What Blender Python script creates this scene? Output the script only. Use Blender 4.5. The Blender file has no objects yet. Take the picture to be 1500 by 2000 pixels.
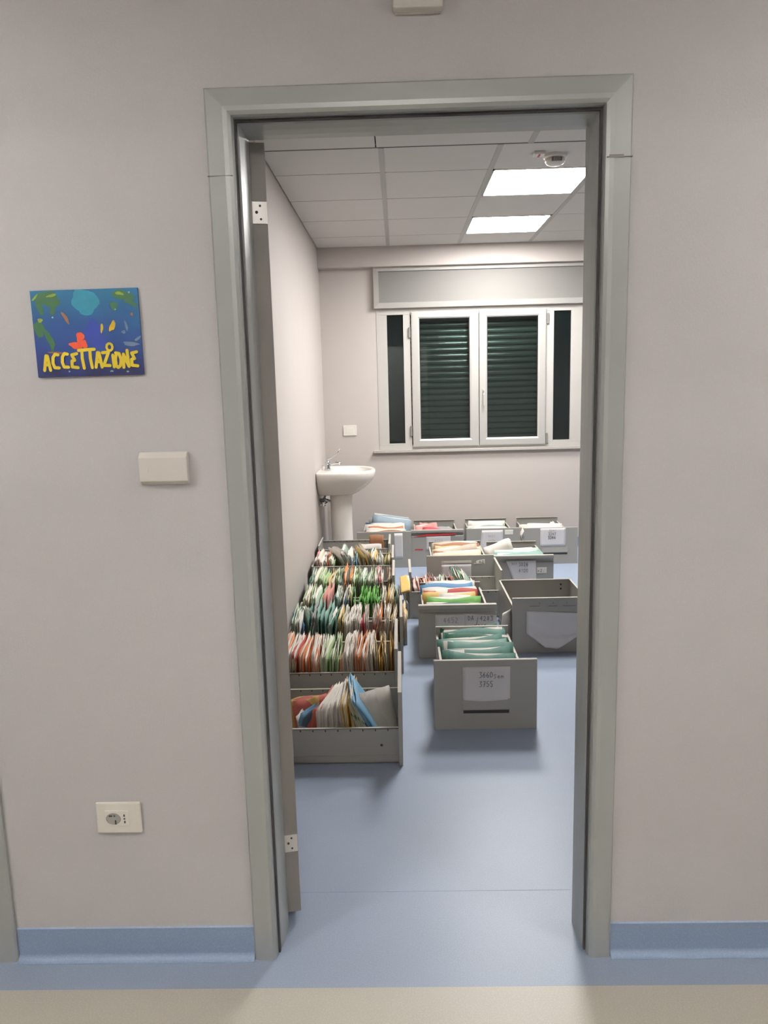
import bpy, bmesh, math, random
from mathutils import Vector, Matrix
R = random.Random(7)
scene = bpy.context.scene
COL = scene.collection
PI = math.pi

# ------------------------------------------------------------------ materials
def nset(n, **k):
    for a, v in k.items():
        n.inputs[a.replace('_', ' ')].default_value = v

def mat(name, col, rough=0.6, metal=0.0, bump=0.0, bscale=80, speck=None, mott=0.0, mscale=6, spec=0.5):
    """procedural principled material: optional mottling (two close tones), fine speckle and bump"""
    m = bpy.data.materials.new(name); m.use_nodes = True
    nt = m.node_tree; b = nt.nodes['Principled BSDF']
    c = tuple(col) + (1,)
    b.inputs['Base Color'].default_value = c
    b.inputs['Roughness'].default_value = rough
    b.inputs['Metallic'].default_value = metal
    b.inputs['Specular IOR Level'].default_value = spec
    tc = nt.nodes.new('ShaderNodeTexCoord')
    out = None
    if mott > 0:
        n = nt.nodes.new('ShaderNodeTexNoise'); n.inputs['Scale'].default_value = mscale
        n.inputs['Detail'].default_value = 4
        nt.links.new(tc.outputs['Object'], n.inputs['Vector'])
        mx = nt.nodes.new('ShaderNodeMix'); mx.data_type = 'RGBA'
        mx.inputs['A'].default_value = tuple(x * (1 - mott) for x in col) + (1,)
        mx.inputs['B'].default_value = tuple(min(1, x * (1 + mott)) for x in col) + (1,)
        nt.links.new(n.outputs['Fac'], mx.inputs['Factor'])
        out = mx.outputs['Result']
    if speck:
        scol, sscale, thr, amt = speck
        n = nt.nodes.new('ShaderNodeTexNoise'); n.inputs['Scale'].default_value = sscale
        n.inputs['Detail'].default_value = 2
        nt.links.new(tc.outputs['Object'], n.inputs['Vector'])
        mr = nt.nodes.new('ShaderNodeMapRange')
        mr.inputs['From Min'].default_value = thr; mr.inputs['From Max'].default_value = thr + .08
        mr.inputs['To Max'].default_value = amt
        nt.links.new(n.outputs['Fac'], mr.inputs['Value'])
        mx = nt.nodes.new('ShaderNodeMix'); mx.data_type = 'RGBA'
        mx.inputs['A'].default_value = c; mx.inputs['B'].default_value = tuple(scol) + (1,)
        if out is not None: nt.links.new(out, mx.inputs['A'])
        nt.links.new(mr.outputs['Result'], mx.inputs['Factor'])
        out = mx.outputs['Result']
    if out is not None: nt.links.new(out, b.inputs['Base Color'])
    if bump > 0:
        n = nt.nodes.new('ShaderNodeTexNoise'); n.inputs['Scale'].default_value = bscale
        n.inputs['Detail'].default_value = 3
        nt.links.new(tc.outputs['Object'], n.inputs['Vector'])
        bp = nt.nodes.new('ShaderNodeBump'); bp.inputs['Strength'].default_value = bump
        bp.inputs['Distance'].default_value = 0.002
        nt.links.new(n.outputs['Fac'], bp.inputs['Height'])
        nt.links.new(bp.outputs['Normal'], b.inputs['Normal'])
    return m

M = {}
M['wall'] = mat('vinyl_wall', (.485, .466, .468), .55, bump=.25, bscale=220, mott=.02, mscale=9, speck=((.52, .505, .505), 160, .55, .35))
M['wall_in'] = mat('painted_wall', (.50, .455, .425), .7, bump=.12, bscale=160, mott=.015)
M['blue'] = mat('blue_vinyl', (.28, .335, .435), .42, mott=.03, mscale=5, speck=((.34, .40, .50), 300, .52, .6))
M['blue_dark'] = mat('blue_skirting_vinyl', (.20, .262, .37), .5, speck=((.26, .33, .44), 300, .52, .5))
M['beige'] = mat('beige_vinyl', (.49, .465, .40), .42, mott=.03, speck=((.57, .54, .47), 260, .52, .6))
M['frame'] = mat('satin_grey_frame', (.375, .388, .378), .36, metal=.3, mott=.05, mscale=4, bump=.05, bscale=60)
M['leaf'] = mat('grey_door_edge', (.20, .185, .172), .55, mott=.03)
M['black'] = mat('black_rubber', (.012, .012, .016), .6)
M['dark'] = mat('dark_recess', (.03, .028, .027), .7)
M['tile'] = mat('ceiling_tile', (.60, .58, .55), .9, bump=.3, bscale=300, speck=((.52, .50, .475), 180, .6, .3))
M['tbar'] = mat('ceiling_bar', (.40, .39, .37), .5)
M['groove'] = mat('ceiling_gap', (.10, .095, .09), .9)
M['plast'] = mat('white_plastic', (.70, .67, .61), .35)
M['plast2'] = mat('cream_plastic', (.62, .585, .54), .4)
M['plastg'] = mat('grey_plastic_well', (.30, .29, .27), .4)
M['steel'] = mat('steel_plate', (.62, .60, .57), .35, metal=.4)
M['chrome'] = mat('chrome', (.62, .64, .66), .12, metal=1)
M['ceramic'] = mat('white_ceramic', (.74, .70, .65), .1)
M['alu'] = mat('anodised_aluminium', (.50, .485, .455), .33, metal=.3)
M['alud'] = mat('grey_laminate', (.215, .205, .192), .6, mott=.03, spec=.25)
M['winwhite'] = mat('pale_window_frame', (.46, .44, .41), .4)
M['slat'] = mat('green_grey_slat', (.115, .132, .112), .2, spec=.9)
M['night'] = mat('night_backing', (.022, .03, .036), .6)
M['marble'] = mat('sill_stone', (.42, .39, .36), .4, mott=.12, mscale=30)
M['cab'] = mat('drawer_enamel', (.335, .325, .295), .48, mott=.03, mscale=5, bump=.04)
M['cabin'] = mat('drawer_enamel_inside', (.29, .265, .24), .5, mott=.04, mscale=5)
M['rail'] = mat('drawer_rim', (.47, .44, .385), .4)
M['paper'] = mat('white_paper', (.62, .60, .60), .8, bump=.3, bscale=14, mott=.03)
M['paperw'] = mat('bright_paper', (.68, .64, .58), .8, bump=.2, bscale=20)
M['ink'] = mat('grey_ink', (.07, .07, .085), .8)
M['inkf'] = mat('faint_ink', (.26, .255, .27), .8)
M['red'] = mat('red_tape', (.55, .045, .05), .4)
FC = {  # card colours
 'cream': (.60, .51, .38), 'white': (.62, .585, .53), 'pale green': (.36, .47, .25), 'mint': (.42, .55, .42),
 'bright green': (.17, .42, .10), 'dark green': (.035, .135, .085), 'teal': (.105, .235, .195), 'grey green': (.24, .31, .25),
 'orange': (.70, .22, .06), 'salmon': (.68, .30, .17), 'red': (.45, .075, .06), 'pink': (.64, .28, .25),
 'coral': (.53, .135, .10), 'yellow': (.62, .42, .13), 'tan': (.56, .43, .23), 'blue': (.10, .24, .42),
 'sky blue': (.17, .36, .52), 'brown': (.30, .13, .06), 'beige': (.47, .40, .31), 'grey': (.33, .33, .32),
 'grey blue': (.26, .33, .38), 'rust': (.50, .20, .085), 'crimson': (.48, .07, .09), 'navy': (.035, .055, .14),
 'green': (.10, .33, .18), 'pale teal': (.24, .39, .335), 'olive': (.27, .25, .10)}
for k, c in FC.items():
    M['f_' + k] = mat('card_' + k.replace(' ', '_'), c, .65, mott=.06, mscale=14, bump=.15, bscale=30)

def emis(name, col, s):
    m = bpy.data.materials.new(name); m.use_nodes = True
    b = m.node_tree.nodes['Principled BSDF']
    b.inputs['Base Color'].default_value = (.8, .8, .8, 1)
    b.inputs['Emission Color'].default_value = tuple(col) + (1,)
    b.inputs['Emission Strength'].default_value = s
    return m
M['lampin'] = emis('room_lamp_diffuser', (1, .985, .965), 62.0)
M['lampout'] = emis('corridor_lamp_diffuser', (1, .982, .972), 88.0)

def glass():
    m = bpy.data.materials.new('window_glass'); m.use_nodes = True
    nt = m.node_tree; nt.nodes.clear()
    o = nt.nodes.new('ShaderNodeOutputMaterial'); mx = nt.nodes.new('ShaderNodeMixShader')
    fr = nt.nodes.new('ShaderNodeFresnel'); fr.inputs['IOR'].default_value = 1.5
    ad = nt.nodes.new('ShaderNodeMath'); ad.operation = 'ADD'; ad.inputs[1].default_value = .03
    tr = nt.nodes.new('ShaderNodeBsdfTransparent'); tr.inputs['Color'].default_value = (.72, .80, .78, 1)
    gl = nt.nodes.new('ShaderNodeBsdfGlossy'); gl.inputs['Roughness'].default_value = .01
    nt.links.new(fr.outputs[0], ad.inputs[0]); nt.links.new(ad.outputs[0], mx.inputs['Fac'])
    nt.links.new(tr.outputs[0], mx.inputs[1]); nt.links.new(gl.outputs[0], mx.inputs[2])
    nt.links.new(mx.outputs[0], o.inputs['Surface'])
    return m
M['glass'] = glass()

# ------------------------------------------------------------------ mesh helpers
def box(bm, x0, x1, y0, y1, z0, z1, mi=0):
    v = [bm.verts.new((x, y, z)) for x in (x0, x1) for y in (y0, y1) for z in (z0, z1)]
    fs = []
    for q in ((0, 1, 3, 2), (4, 6, 7, 5), (0, 4, 5, 1), (2, 3, 7, 6), (0, 2, 6, 4), (1, 5, 7, 3)):
        f = bm.faces.new([v[i] for i in q]); f.material_index = mi; fs.append(f)
    return fs

def prism(bm, prof, axis, a, b, mi=0):
    """closed 2-D profile extruded along an axis from a to b; prof gives the two other coordinates in order"""
    def P(u, w, t):
        return {'x': (t, u, w), 'y': (u, t, w), 'z': (u, w, t)}[axis]
    A = [bm.verts.new(P(u, w, a)) for u, w in prof]
    B = [bm.verts.new(P(u, w, b)) for u, w in prof]
    n = len(prof)
    for i in range(n):
        f = bm.faces.new((A[i], A[(i + 1) % n], B[(i + 1) % n], B[i])); f.material_index = mi
    bm.faces.new(A).material_index = mi; bm.faces.new(B[::-1]).material_index = mi

def tube(bm, pts, r, seg=10, cap=True):
    pts = [Vector(p) for p in pts]
    rr = r if isinstance(r, (list, tuple)) else [r] * len(pts)
    rings = []
    for i, p in enumerate(pts):
        d = (pts[min(i + 1, len(pts) - 1)] - pts[max(i - 1, 0)]).normalized()
        up = Vector((0, 0, 1)) if abs(d.z) < .9 else Vector((0, 1, 0))
        a = d.cross(up).normalized(); b = d.cross(a).normalized()
        rings.append([bm.verts.new(p + (a * math.cos(2 * PI * k / seg) + b * math.sin(2 * PI * k / seg)) * rr[i]) for k in range(seg)])
    for i in range(len(rings) - 1):
        for k in range(seg):
            bm.faces.new((rings[i][k], rings[i][(k + 1) % seg], rings[i + 1][(k + 1) % seg], rings[i + 1][k]))
    if cap:
        bm.faces.new(rings[0][::-1]); bm.faces.new(rings[-1])

def rings_mesh(bm, rings, close_a=True, close_b=True):
    V = [[bm.verts.new(p) for p in r] for r in rings]
    n = len(V[0])
    for i in range(len(V) - 1):
        for k in range(n):
            bm.faces.new((V[i][k], V[i][(k + 1) % n], V[i + 1][(k + 1) % n], V[i + 1][k]))
    if close_a: bm.faces.new(V[0][::-1])
    if close_b: bm.faces.new(V[-1])

def solid(bm, geom, thickness):
    bm.normal_update()
    bmesh.ops.solidify(bm, geom=geom, thickness=thickness)

def cyl(bm, c, r, h, axis='z', seg=20):
    x, y, z = c
    e = {'x': (h, 0, 0), 'y': (0, h, 0), 'z': (0, 0, h)}[axis]
    tube(bm, [(x, y, z), (x + e[0], y + e[1], z + e[2])], r, seg)

def link(name, bm, mats, parent=None, bevel=0, smooth=False, loc=None, weld=False):
    bmesh.ops.recalc_face_normals(bm, faces=bm.faces)
    me = bpy.data.meshes.new(name); bm.to_mesh(me); bm.free()
    if not isinstance(mats, (list, tuple)): mats = [mats]
    for m in mats: me.materials.append(m)
    o = bpy.data.objects.new(name, me); COL.objects.link(o)
    if parent is not None: o.parent = parent
    if loc: o.location = loc
    if bevel:
        b = o.modifiers.new('bevel', 'BEVEL'); b.width = bevel; b.segments = 2; b.limit_method = 'ANGLE'
        b.angle_limit = math.radians(40)
    if smooth:
        for p in me.polygons: p.use_smooth = True
    return o

def part(name, m, parent, *boxes, bevel=0, **k):
    bm = bmesh.new()
    for b in boxes: box(bm, *b)
    return link(name, bm, m, parent, bevel, **k)

def struct(o):
    o['kind'] = 'structure'; return o

def tag(o, label, cat, group=None, kind=None):
    o['label'] = label; o['category'] = cat
    if group: o['group'] = group
    if kind: o['kind'] = kind
    return o

def empty(name, loc, rz=0):
    o = bpy.data.objects.new(name, None); COL.objects.link(o)
    o.location = loc; o.rotation_euler = (0, 0, rz); o.empty_display_size = .05
    return o

# ------------------------------------------------------------------ stroke lettering
G = {  # strokes on a 0..1 wide, 0..1 tall cell
 '0': [[(.5, 1), (.2, .85), (.1, .5), (.2, .15), (.5, 0), (.8, .15), (.9, .5), (.8, .85), (.5, 1)]],
 '1': [[(.3, .8), (.55, 1), (.55, 0)]],
 '2': [[(.15, .8), (.4, 1), (.75, .9), (.75, .6), (.1, 0), (.9, 0)]],
 '3': [[(.1, 1), (.85, 1), (.45, .6), (.85, .4), (.75, .05), (.1, .03)]],
 '4': [[(.6, 0), (.6, 1), (.08, .35), (.9, .35)]],
 '5': [[(.85, 1), (.25, 1), (.2, .6), (.7, .58), (.88, .3), (.6, 0), (.1, .05)]],
 '6': [[(.75, 1), (.3, .7), (.12, .3), (.4, 0), (.82, .1), (.82, .42), (.5, .52), (.15, .35)]],
 '7': [[(.1, 1), (.9, 1), (.4, 0)], [(.3, .5), (.75, .5)]],
 '8': [[(.5, .52), (.18, .75), (.5, 1), (.82, .75), (.5, .52), (.1, .25), (.5, 0), (.9, .25), (.5, .52)]],
 'S': [[(.85, .9), (.4, 1), (.15, .75), (.8, .3), (.5, 0), (.1, .1)]],
 'e': [[(.15, .35), (.8, .38), (.6, .65), (.25, .55), (.15, .2), (.5, 0), (.85, .12)]],
 'm': [[(.05, 0), (.1, .6)], [(.1, .45), (.3, .62), (.48, .5), (.48, 0)], [(.48, .45), (.7, .62), (.92, .5), (.95, 0)]],
 'x': [[(.1, .6), (.85, 0)], [(.85, .65), (.1, 0)]],
 '/': [[(.1, -.4), (.8, 1.1)]], '.': [[(.4, 0), (.5, .02)]], ' ': [],
 'D': [[(.1, 0), (.1, 1), (.6, .9), (.85, .5), (.6, .08), (.1, 0)]],
 'A': [[(.05, 0), (.42, 1), (.62, .98), (.88, 0)], [(.18, .38), (.78, .38)]],
 'C': [[(.9, .95), (.5, 1), (.18, .78), (.1, .4), (.3, .08), (.9, .06)]],
 'E': [[(.9, 1), (.2, .92), (.55, .55), (.15, .5), (.12, .1), (.92, .04)]],
 'T': [[(0, .98), (1.05, 1.0)], [(.45, .98), (.42, .4), (.58, -.25)]],
 'Z': [[(.05, .95), (.9, .98), (.1, .08), (.95, .06)]],
 'I': [[(.4, .82), (.5, .02)]],
 'O': [[(.35, .95), (.15, .6), (.2, .1), (.45, 0), (.8, .15), (.92, .55), (.7, .95), (.25, 1)]],
 'N': [[(.08, 0), (.15, .9), (.8, .05), (.7, 1.15)]],
}
LIFT = [0]
def stroke(bm, pts, w, to3, th0=.0006):
    """a flat brush ribbon with round joints; to3 maps the sheet's (u, v, lift) to space"""
    def nxt():
        LIFT[0] = (LIFT[0] + 1) % 40
        return th0 + LIFT[0] * .00001
    def disc(c, r, n=10):
        th = nxt()
        a = [bm.verts.new(to3(c[0] + r * math.cos(2 * PI * k / n), c[1] + r * math.sin(2 * PI * k / n), th)) for k in range(n)]
        bm.faces.new(a)
    for i, p in enumerate(pts):
        disc(p, w / 2)
        if i + 1 < len(pts):
            q = pts[i + 1]; dx, dy = q[0] - p[0], q[1] - p[1]; L = math.hypot(dx, dy)
            if L < 1e-6: continue
            nx, ny = -dy / L * w / 2, dx / L * w / 2
            vs = [(p[0] + nx, p[1] + ny), (p[0] - nx, p[1] - ny), (q[0] - nx, q[1] - ny), (q[0] + nx, q[1] + ny)]
            th = nxt()
            bm.faces.new([bm.verts.new(to3(a, b, th)) for a, b in vs])

def write(bm, text, u, v, h, w, sw, to3, gap=.25, jit=.06, th=.0006):
    for ch in text:
        for s in G.get(ch, []):
            stroke(bm, [(u + (a + R.uniform(-jit, jit)) * w, v + (b + R.uniform(-jit, jit)) * h) for a, b in s], sw, to3, th)
        u += w * (1 + gap) if ch != ' ' else w * .7
    return u

# ------------------------------------------------------------------ setting
ZC = 2.668; XL = -.724; YB = 5.0; XR = 2.9
WT = .115                                   # thickness of the door wall
OX0, OX1, OZ = -.425, .425, 2.10            # rough opening
bm = bmesh.new()
box(bm, -4.2, OX0, 0, WT, 0, ZC + .1); box(bm, OX1, 4.2, 0, WT, 0, ZC + .1); box(bm, OX0, OX1, 0, WT, OZ, ZC + .1)
struct(link('wall_front', bm, M['wall']))
# inner face of the door wall is the painted room wall
struct(part('wall_left', M['wall_in'], None, (XL - .1, XL, WT + .001, YB + .3, 0, ZC + .1)))
struct(part('wall_right', M['wall_in'], None, (XR, XR + .1, WT + .001, YB + .3, 0, ZC + .1)))
WX0, WX1, WZ0, WZ1 = -.235, 1.575, .925, 2.15
bm = bmesh.new()
box(bm, XL, WX0, YB, YB + .3, 0, ZC + .1); box(bm, WX1, XR, YB, YB + .3, 0, ZC + .1)
box(bm, WX0, WX1, YB, YB + .3, 0, WZ0); box(bm, WX0, WX1, YB, YB + .3, WZ1, ZC + .1)
struct(link('wall_back', bm, M['wall_in']))
struct(part('trim_1', M['wall_in'], None, (XL, XR, 4.905, YB, 2.503, ZC + .05)))   # soffit beam
struct(part('wall_corridor_end', M['wall'], None, (-4.3, -4.2, -3.2, WT, 0, ZC + .1)))
struct(part('wall_corridor_right', M['wall'], None, (4.2, 4.3, -3.2, WT, 0, ZC + .1)))
struct(part('wall_corridor_rear', M['wall'], None, (-4.3, 4.3, -3.3, -3.2, 0, ZC + .1)))
# floors
struct(part('floor', M['blue'], None, (-4.2, 4.2, -.1085, YB + .3, -.05, 0)))
struct(part('floor_corridor', M['beige'], None, (-4.2, 4.2, -3.2, -.1085, -.05, 0)))
struct(part('trim_2', M['blue_dark'], None, (OX0, OX1, .2552, .2566, -.001, .0004)))      # welded seam in the vinyl
# coved skirting
def skirt(name, x0, x1, y, sgn):
    bm = bmesh.new()
    pr = [(y, 0.0), (y - sgn * .022, 0.0), (y - sgn * .022, .001)]
    for k in range(1, 8):
        a = PI / 2 * k / 8
        pr.append((y - sgn * (.022 - .018 * math.sin(a)), .001 + .018 * (1 - math.cos(a))))
    pr += [(y - sgn * .004, .020), (y - sgn * .004, .0905), (y, .093)]
    prism(bm, pr, 'x', x0, x1)
    return struct(link(name, bm, M['blue_dark'], smooth=False))
skirt('baseboard_front_left', -1.1055, -.4700, 0, 1)
skirt('baseboard_front_right', .4700, 4.2, 0, 1)
skirt('baseboard_back', XL, XR, YB, 1)
bm = bmesh.new(); prism(bm, [(XL, 0), (XL + .03, 0), (XL + .004, .03), (XL + .004, .0905), (XL, .093)], 'y', WT + .01, YB)
struct(link('baseboard_left', bm, M['blue_dark']))
# ---- ceilings: tiles laid on a bar grid
bm = bmesh.new()
def tiles(bm, xs, ys, g):
    for x0, x1 in zip(xs[:-1], xs[1:]):
        for y0, y1 in zip(ys[:-1], ys[1:]):
            if any(abs(x0 - a) < .1 and abs(y0 - b) < .1 for a, b in LP): continue
            box(bm, x0 + g, x1 - g, y0 + g, y1 - g, ZC, ZC + .02)
LP = [(.483, 2.6686), (.483, 3.8686)]
T0 = -.116
xs = [XL + .001] + [T0 + .6 * k for k in range(0, 6)]; xs = [x for x in xs if x < XR] + [XR]
ys = [2.225, 2.6686, 3.2686, 3.8686, 4.4686, 4.905]
tiles(bm, xs, ys, .0048)
xs2 = [XL + .001, -.141, .629, 1.4, 2.17, XR]
tiles(bm, xs2, [WT, 1.45, 2.218], .0030)
ceil = link('ceiling', bm, M['tile']); struct(ceil)
bm = bmesh.new()
for x in [T0 + .6 * k for k in range(0, 5)]:
    box(bm, x - .0145, x + .0145, 2.226, 4.904, ZC - .0025, ZC + .003)
box(bm, .629 - .0145, .629 + .0145, WT, 2.216, ZC - .0025, ZC + .003)
o = link('main_bar', bm, M['tbar'], ceil)
bm = bmesh.new(); box(bm, XL, XR, WT, YB, ZC + .021, ZC + .08)
box(bm, XL, XR, 2.214, 2.226, ZC - .001, ZC + .01)
link('grid_backing', bm, M['groove'], ceil)
struct(part('ceiling_corridor', M['tile'], None, (-4.2, 4.2, -3.2, 0, ZC, ZC + .08)))

# ---- ceiling lamps of the room
def lamp(name, x0, y0, mt, label, group, z=ZC, w=.57, d=.585, cx=.3, inset=.0):
    t = empty(name, (x0 + cx, y0 + .3, z))
    tag(t, label, 'ceiling light', group)
    bm = bmesh.new()
    a, b, e = w / 2, d / 2, .011
    for q in ((-a, a, -b, -b + e), (-a, a, b - e, b), (-a, -a + e, -b, b), (a - e, a, -b, b)):
        box(bm, q[0], q[1], q[2], q[3], -.004, .012)
    link('frame', bm, M['tbar'], t)
    bm = bmesh.new(); box(bm, -a + e, a - e, -b + e, b - e, .001, .01)
    link('diffuser', bm, mt, t)
    return t
lamp('ceiling_light', .483, 2.6686, M['lampin'], 'square white ceiling light panel nearer the door, beside the smoke detector', 'room ceiling lights')
lamp('ceiling_light', .483, 3.8686, M['lampin'], 'square white ceiling light panel farther from the door, nearer the window', 'room ceiling lights')
for i, (x, y) in enumerate(((-2.1, -1.6), (1.5, -1.6), (-.3, -2.75))):
    lamp('corridor_light', x, y, M['lampout'], ['corridor ceiling light on the side of the blue sign', 'corridor ceiling light on the side away from the blue sign', 'corridor ceiling light behind the viewer'][i], 'corridor ceiling lights', z=ZC - .001)

# ---- smoke detector and indicator lamp
t = tag(empty('smoke_detector', (.795, 2.443, ZC)), 'round white smoke detector on the ceiling in front of the light panels', 'smoke detector')
def disc_rings(rz, seg=28): return [[(r * math.cos(2 * PI * k / seg), r * math.sin(2 * PI * k / seg), z) for k in range(seg)] for r, z in rz]
bm = bmesh.new(); rings_mesh(bm, disc_rings([(.062, 0), (.062, -.012), (.056, -.018)])); link('base', bm, M['plast'], t, smooth=False)
bm = bmesh.new(); rings_mesh(bm, disc_rings([(.050, -.018), (.052, -.03), (.046, -.042), (.030, -.05), (.01, -.052)])); link('head', bm, M['plast'], t, smooth=True)
bm = bmesh.new()
for k in range(-3, 4): box(bm, k * .008 - .002, k * .008 + .002, -.054, -.044, -.041, -.022)
link('vent_slot', bm, M['alud'], t)
t = tag(empty('alarm_indicator', (.70, 2.385, ZC)), 'small white indicator box with a red strip on the ceiling by the smoke detector', 'indicator lamp')
part('housing', M['plast'], t, (-.03, .03, -.028, .028, -.016, 0), bevel=.004)
part('red_strip', M['red'], t, (-.005, .005, -.022, .022, -.0185, -.016)); t.children[-1]['label'] = 'dark red lens strip'

# ------------------------------------------------------------------ door frame and leaf
CX0, CX1, CZ = -.4694, .4694, 2.15
IX, IZ = .4105, 2.082
def mitre_frame(bm, prof):
    """profile (inward offset u from the outer edge, depth y) swept round the two posts and the head"""
    P = []
    for u, y in prof:
        P.append([(CX0 + u, y, 0), (CX0 + u, y, CZ - u), (CX1 - u, y, CZ - u), (CX1 - u, y, 0)])
    n = len(P); V = [[bm.verts.new(q) for q in r] for r in P]
    for i in range(n):
        j = (i + 1) % n
        for k in range(3): bm.faces.new((V[i][k], V[i][k + 1], V[j][k + 1], V[j][k]))
    bm.faces.new([r[0] for r in V]); bm.faces.new([r[3] for r in V][::-1])
door = empty('door_1', (0, 0, 0)); struct(door)
bm = bmesh.new()
mitre_frame(bm, [(0, -.0005), (0, -.007), (.004, -.012), (.040, -.015), (.050, -.014), (.057, -.008), (.0594, .0), (.0594, .014), (.044, .014), (.044, -.0005)])
link('casing', bm, M['frame'], door)
bm = bmesh.new()     # dark strip coloured as the shade in the frame groove
mitre_frame(bm, [(.046, .014), (.0645, .014), (.0645, .024), (.046, .024)])
link('groove_shade', bm, M['dark'], door)
bm = bmesh.new()     # rounded jamb lining
mitre_frame(bm, [(.046, .024), (.0575, .024), (.062, .027), (.0655, .034), (.069, .06), (.071, .09), (.071, WT + .006), (.046, WT + .006)])
link('jamb', bm, M['frame'], door)
bm = bmesh.new()
for x0, x1, z in ((CX0 - .0002, -.414, 1.965), (.414, CX1 + .0002, 1.979)):
    box(bm, x0, x1, -.0152, -.006, z, z + .0016)
link('casing_joint', bm, M['alud'], door)
bm = bmesh.new(); box(bm, .418, .45, -.0156, -.0148, 1.9775, 1.984); link('scuff_mark', bm, M['alud'], door)
# leaf, opened past ninety degrees into the room
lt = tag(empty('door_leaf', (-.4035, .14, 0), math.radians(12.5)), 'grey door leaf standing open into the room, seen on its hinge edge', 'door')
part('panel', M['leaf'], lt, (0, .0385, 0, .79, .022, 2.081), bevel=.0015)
for z, lab in ((1.8935, 'upper'), (.2105, 'lower')):
    bm = bmesh.new(); box(bm, .002, .0375, -.0022, .0, z, z + .052); box(bm, -.0035, .002, -.004, .004, z, z + .052)
    h = link('hinge', bm, M['steel'], lt, bevel=.0008); h['label'] = lab + ' pale steel hinge plate'
    bm = bmesh.new()
    for x, dz, r in ((.021, .042, .003), (.012, .027, .0036), (.022, .011, .0028)):
        cyl(bm, (x, -.0030, z + dz), r, .0012, 'y', 12)
    link('screw', bm, M['dark'], h)
part('edge_seal', M['black'], lt, (-.0045, 0, .002, .012, .022, .205), (-.0045, 0, .002, .012, .268, 1.84))

# neighbouring door casing at the left edge of the picture
d2 = struct(empty('door_2', (-1.13, 0, 0)))
bm = bmesh.new(); prism(bm, [(.024, -.0005), (.024, -.009), (.02, -.013), (-.03, -.014), (-.037, -.008), (-.038, .02), (-.045, .02), (-.045, -.0005)], 'z', 0, 2.15)
link('casing', bm, M['frame'], d2)

# ------------------------------------------------------------------ things on the corridor wall
# sign
SX0, SX1, SZ0, SZ1 = -.898, -.6485, 1.536, 1.732
sg = tag(empty('reception_sign', ((SX0 + SX1) / 2, 0, (SZ0 + SZ1) / 2)), 'blue underwater picture sign with yellow lettering on the corridor wall', 'sign')
sg.rotation_euler = (0, math.radians(-.2), 0)
SW, SH = SX1 - SX0, SZ1 - SZ0
def sea_mat():
    m = bpy.data.materials.new('printed_sea'); m.use_nodes = True; nt = m.node_tree; b = nt.nodes['Principled BSDF']
    b.inputs['Roughness'].default_value = .35
    tc = nt.nodes.new('ShaderNodeTexCoord'); sp = nt.nodes.new('ShaderNodeSeparateXYZ')
    nt.links.new(tc.outputs['Object'], sp.inputs[0])
    n = nt.nodes.new('ShaderNodeTexNoise'); n.inputs['Scale'].default_value = 14; nt.links.new(tc.outputs['Object'], n.inputs['Vector'])
    mr = nt.nodes.new('ShaderNodeMapRange'); mr.inputs['From Min'].default_value = -.1; mr.inputs['From Max'].default_value = .1
    nt.links.new(sp.outputs['Z'], mr.inputs['Value'])
    ad = nt.nodes.new('ShaderNodeMath'); ad.operation = 'MULTIPLY_ADD'; ad.inputs[1].default_value = .5; ad.inputs[2].default_value = -.25
    nt.links.new(n.outputs['Fac'], ad.inputs[0])
    a2 = nt.nodes.new('ShaderNodeMath'); nt.links.new(mr.outputs[0], a2.inputs[0]); nt.links.new(ad.outputs[0], a2.inputs[1])
    cr = nt.nodes.new('ShaderNodeValToRGB'); e = cr.color_ramp.elements
    e[0].position = 0; e[0].color = (.010, .012, .055, 1); e[1].position = 1; e[1].color = (.008, .095, .19, 1)
    k = e.new(.3); k.color = (.01, .03, .14, 1); k = e.new(.6); k.color = (.008, .045, .15, 1)
    nt.links.new(a2.outputs[0], cr.inputs[0]); nt.links.new(cr.outputs[0], b.inputs['Base Color'])
    return m
part('board', sea_mat(), sg, (-SW / 2, SW / 2, -.006, -.0005, -SH / 2, SH / 2))
def printmat(n, c): return mat('print_' + n, c, .4, mott=.25, mscale=60)
def blobs(name, m, items, lift):
    """irregular printed patches: (u, v, ru, rv, angle) in sign fractions"""
    for i, (u, v, ru, rv, an) in enumerate(items):
        bm = bmesh.new()
        n = 18; ph = R.uniform(0, 6)
        vs = []
        for k in range(n):
            a = 2 * PI * k / n; rr = 1 + .13 * math.sin(3 * a + ph) + .08 * math.sin(5 * a + 2 * ph)
            x, y = ru * rr * math.cos(a), rv * rr * math.sin(a)
            X = (u - .5) * SW + x * math.cos(an) - y * math.sin(an); Z = (v - .5) * SH + x * math.sin(an) + y * math.cos(an)
            X = max(-SW / 2, min(SW / 2, X)); Z = max(-SH / 2, min(SH / 2, Z))
            vs.append(bm.verts.new((X, -.006 - lift - i * .00001, Z)))
        bm.faces.new(vs)
        link(name, bm, m, sg)
blobs('printed_light_patch', printmat('teal', (.02, .19, .28)), [(.50, .88, .032, .024, 0), (.52, .80, .024, .018, .2)], .0002)
blobs('printed_weed', printmat('weed', (.022, .085, .03)), [(.16, .9, .030, .017, -.2), (.08, .8, .007, .016, .3), (.2, .78, .006, .014, -.4), (.86, .92, .026, .010, -.2), (.77, .8, .008, .010, .2), (.93, .83, .018, .005, -.5),
    (.05, .56, .012, .018, .2), (.14, .45, .007, .026, .45), (.16, .35, .004, .012, 0)], .0003)
blobs('printed_leaf', printmat('leaf', (.20, .27, .03)), [(.07, .66, .006, .005, 0), (.83, .94, .010, .0035, -.2), (.2, .94, .012, .003, .2), (.04, .92, .010, .0022, .8)], .0004)
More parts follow.
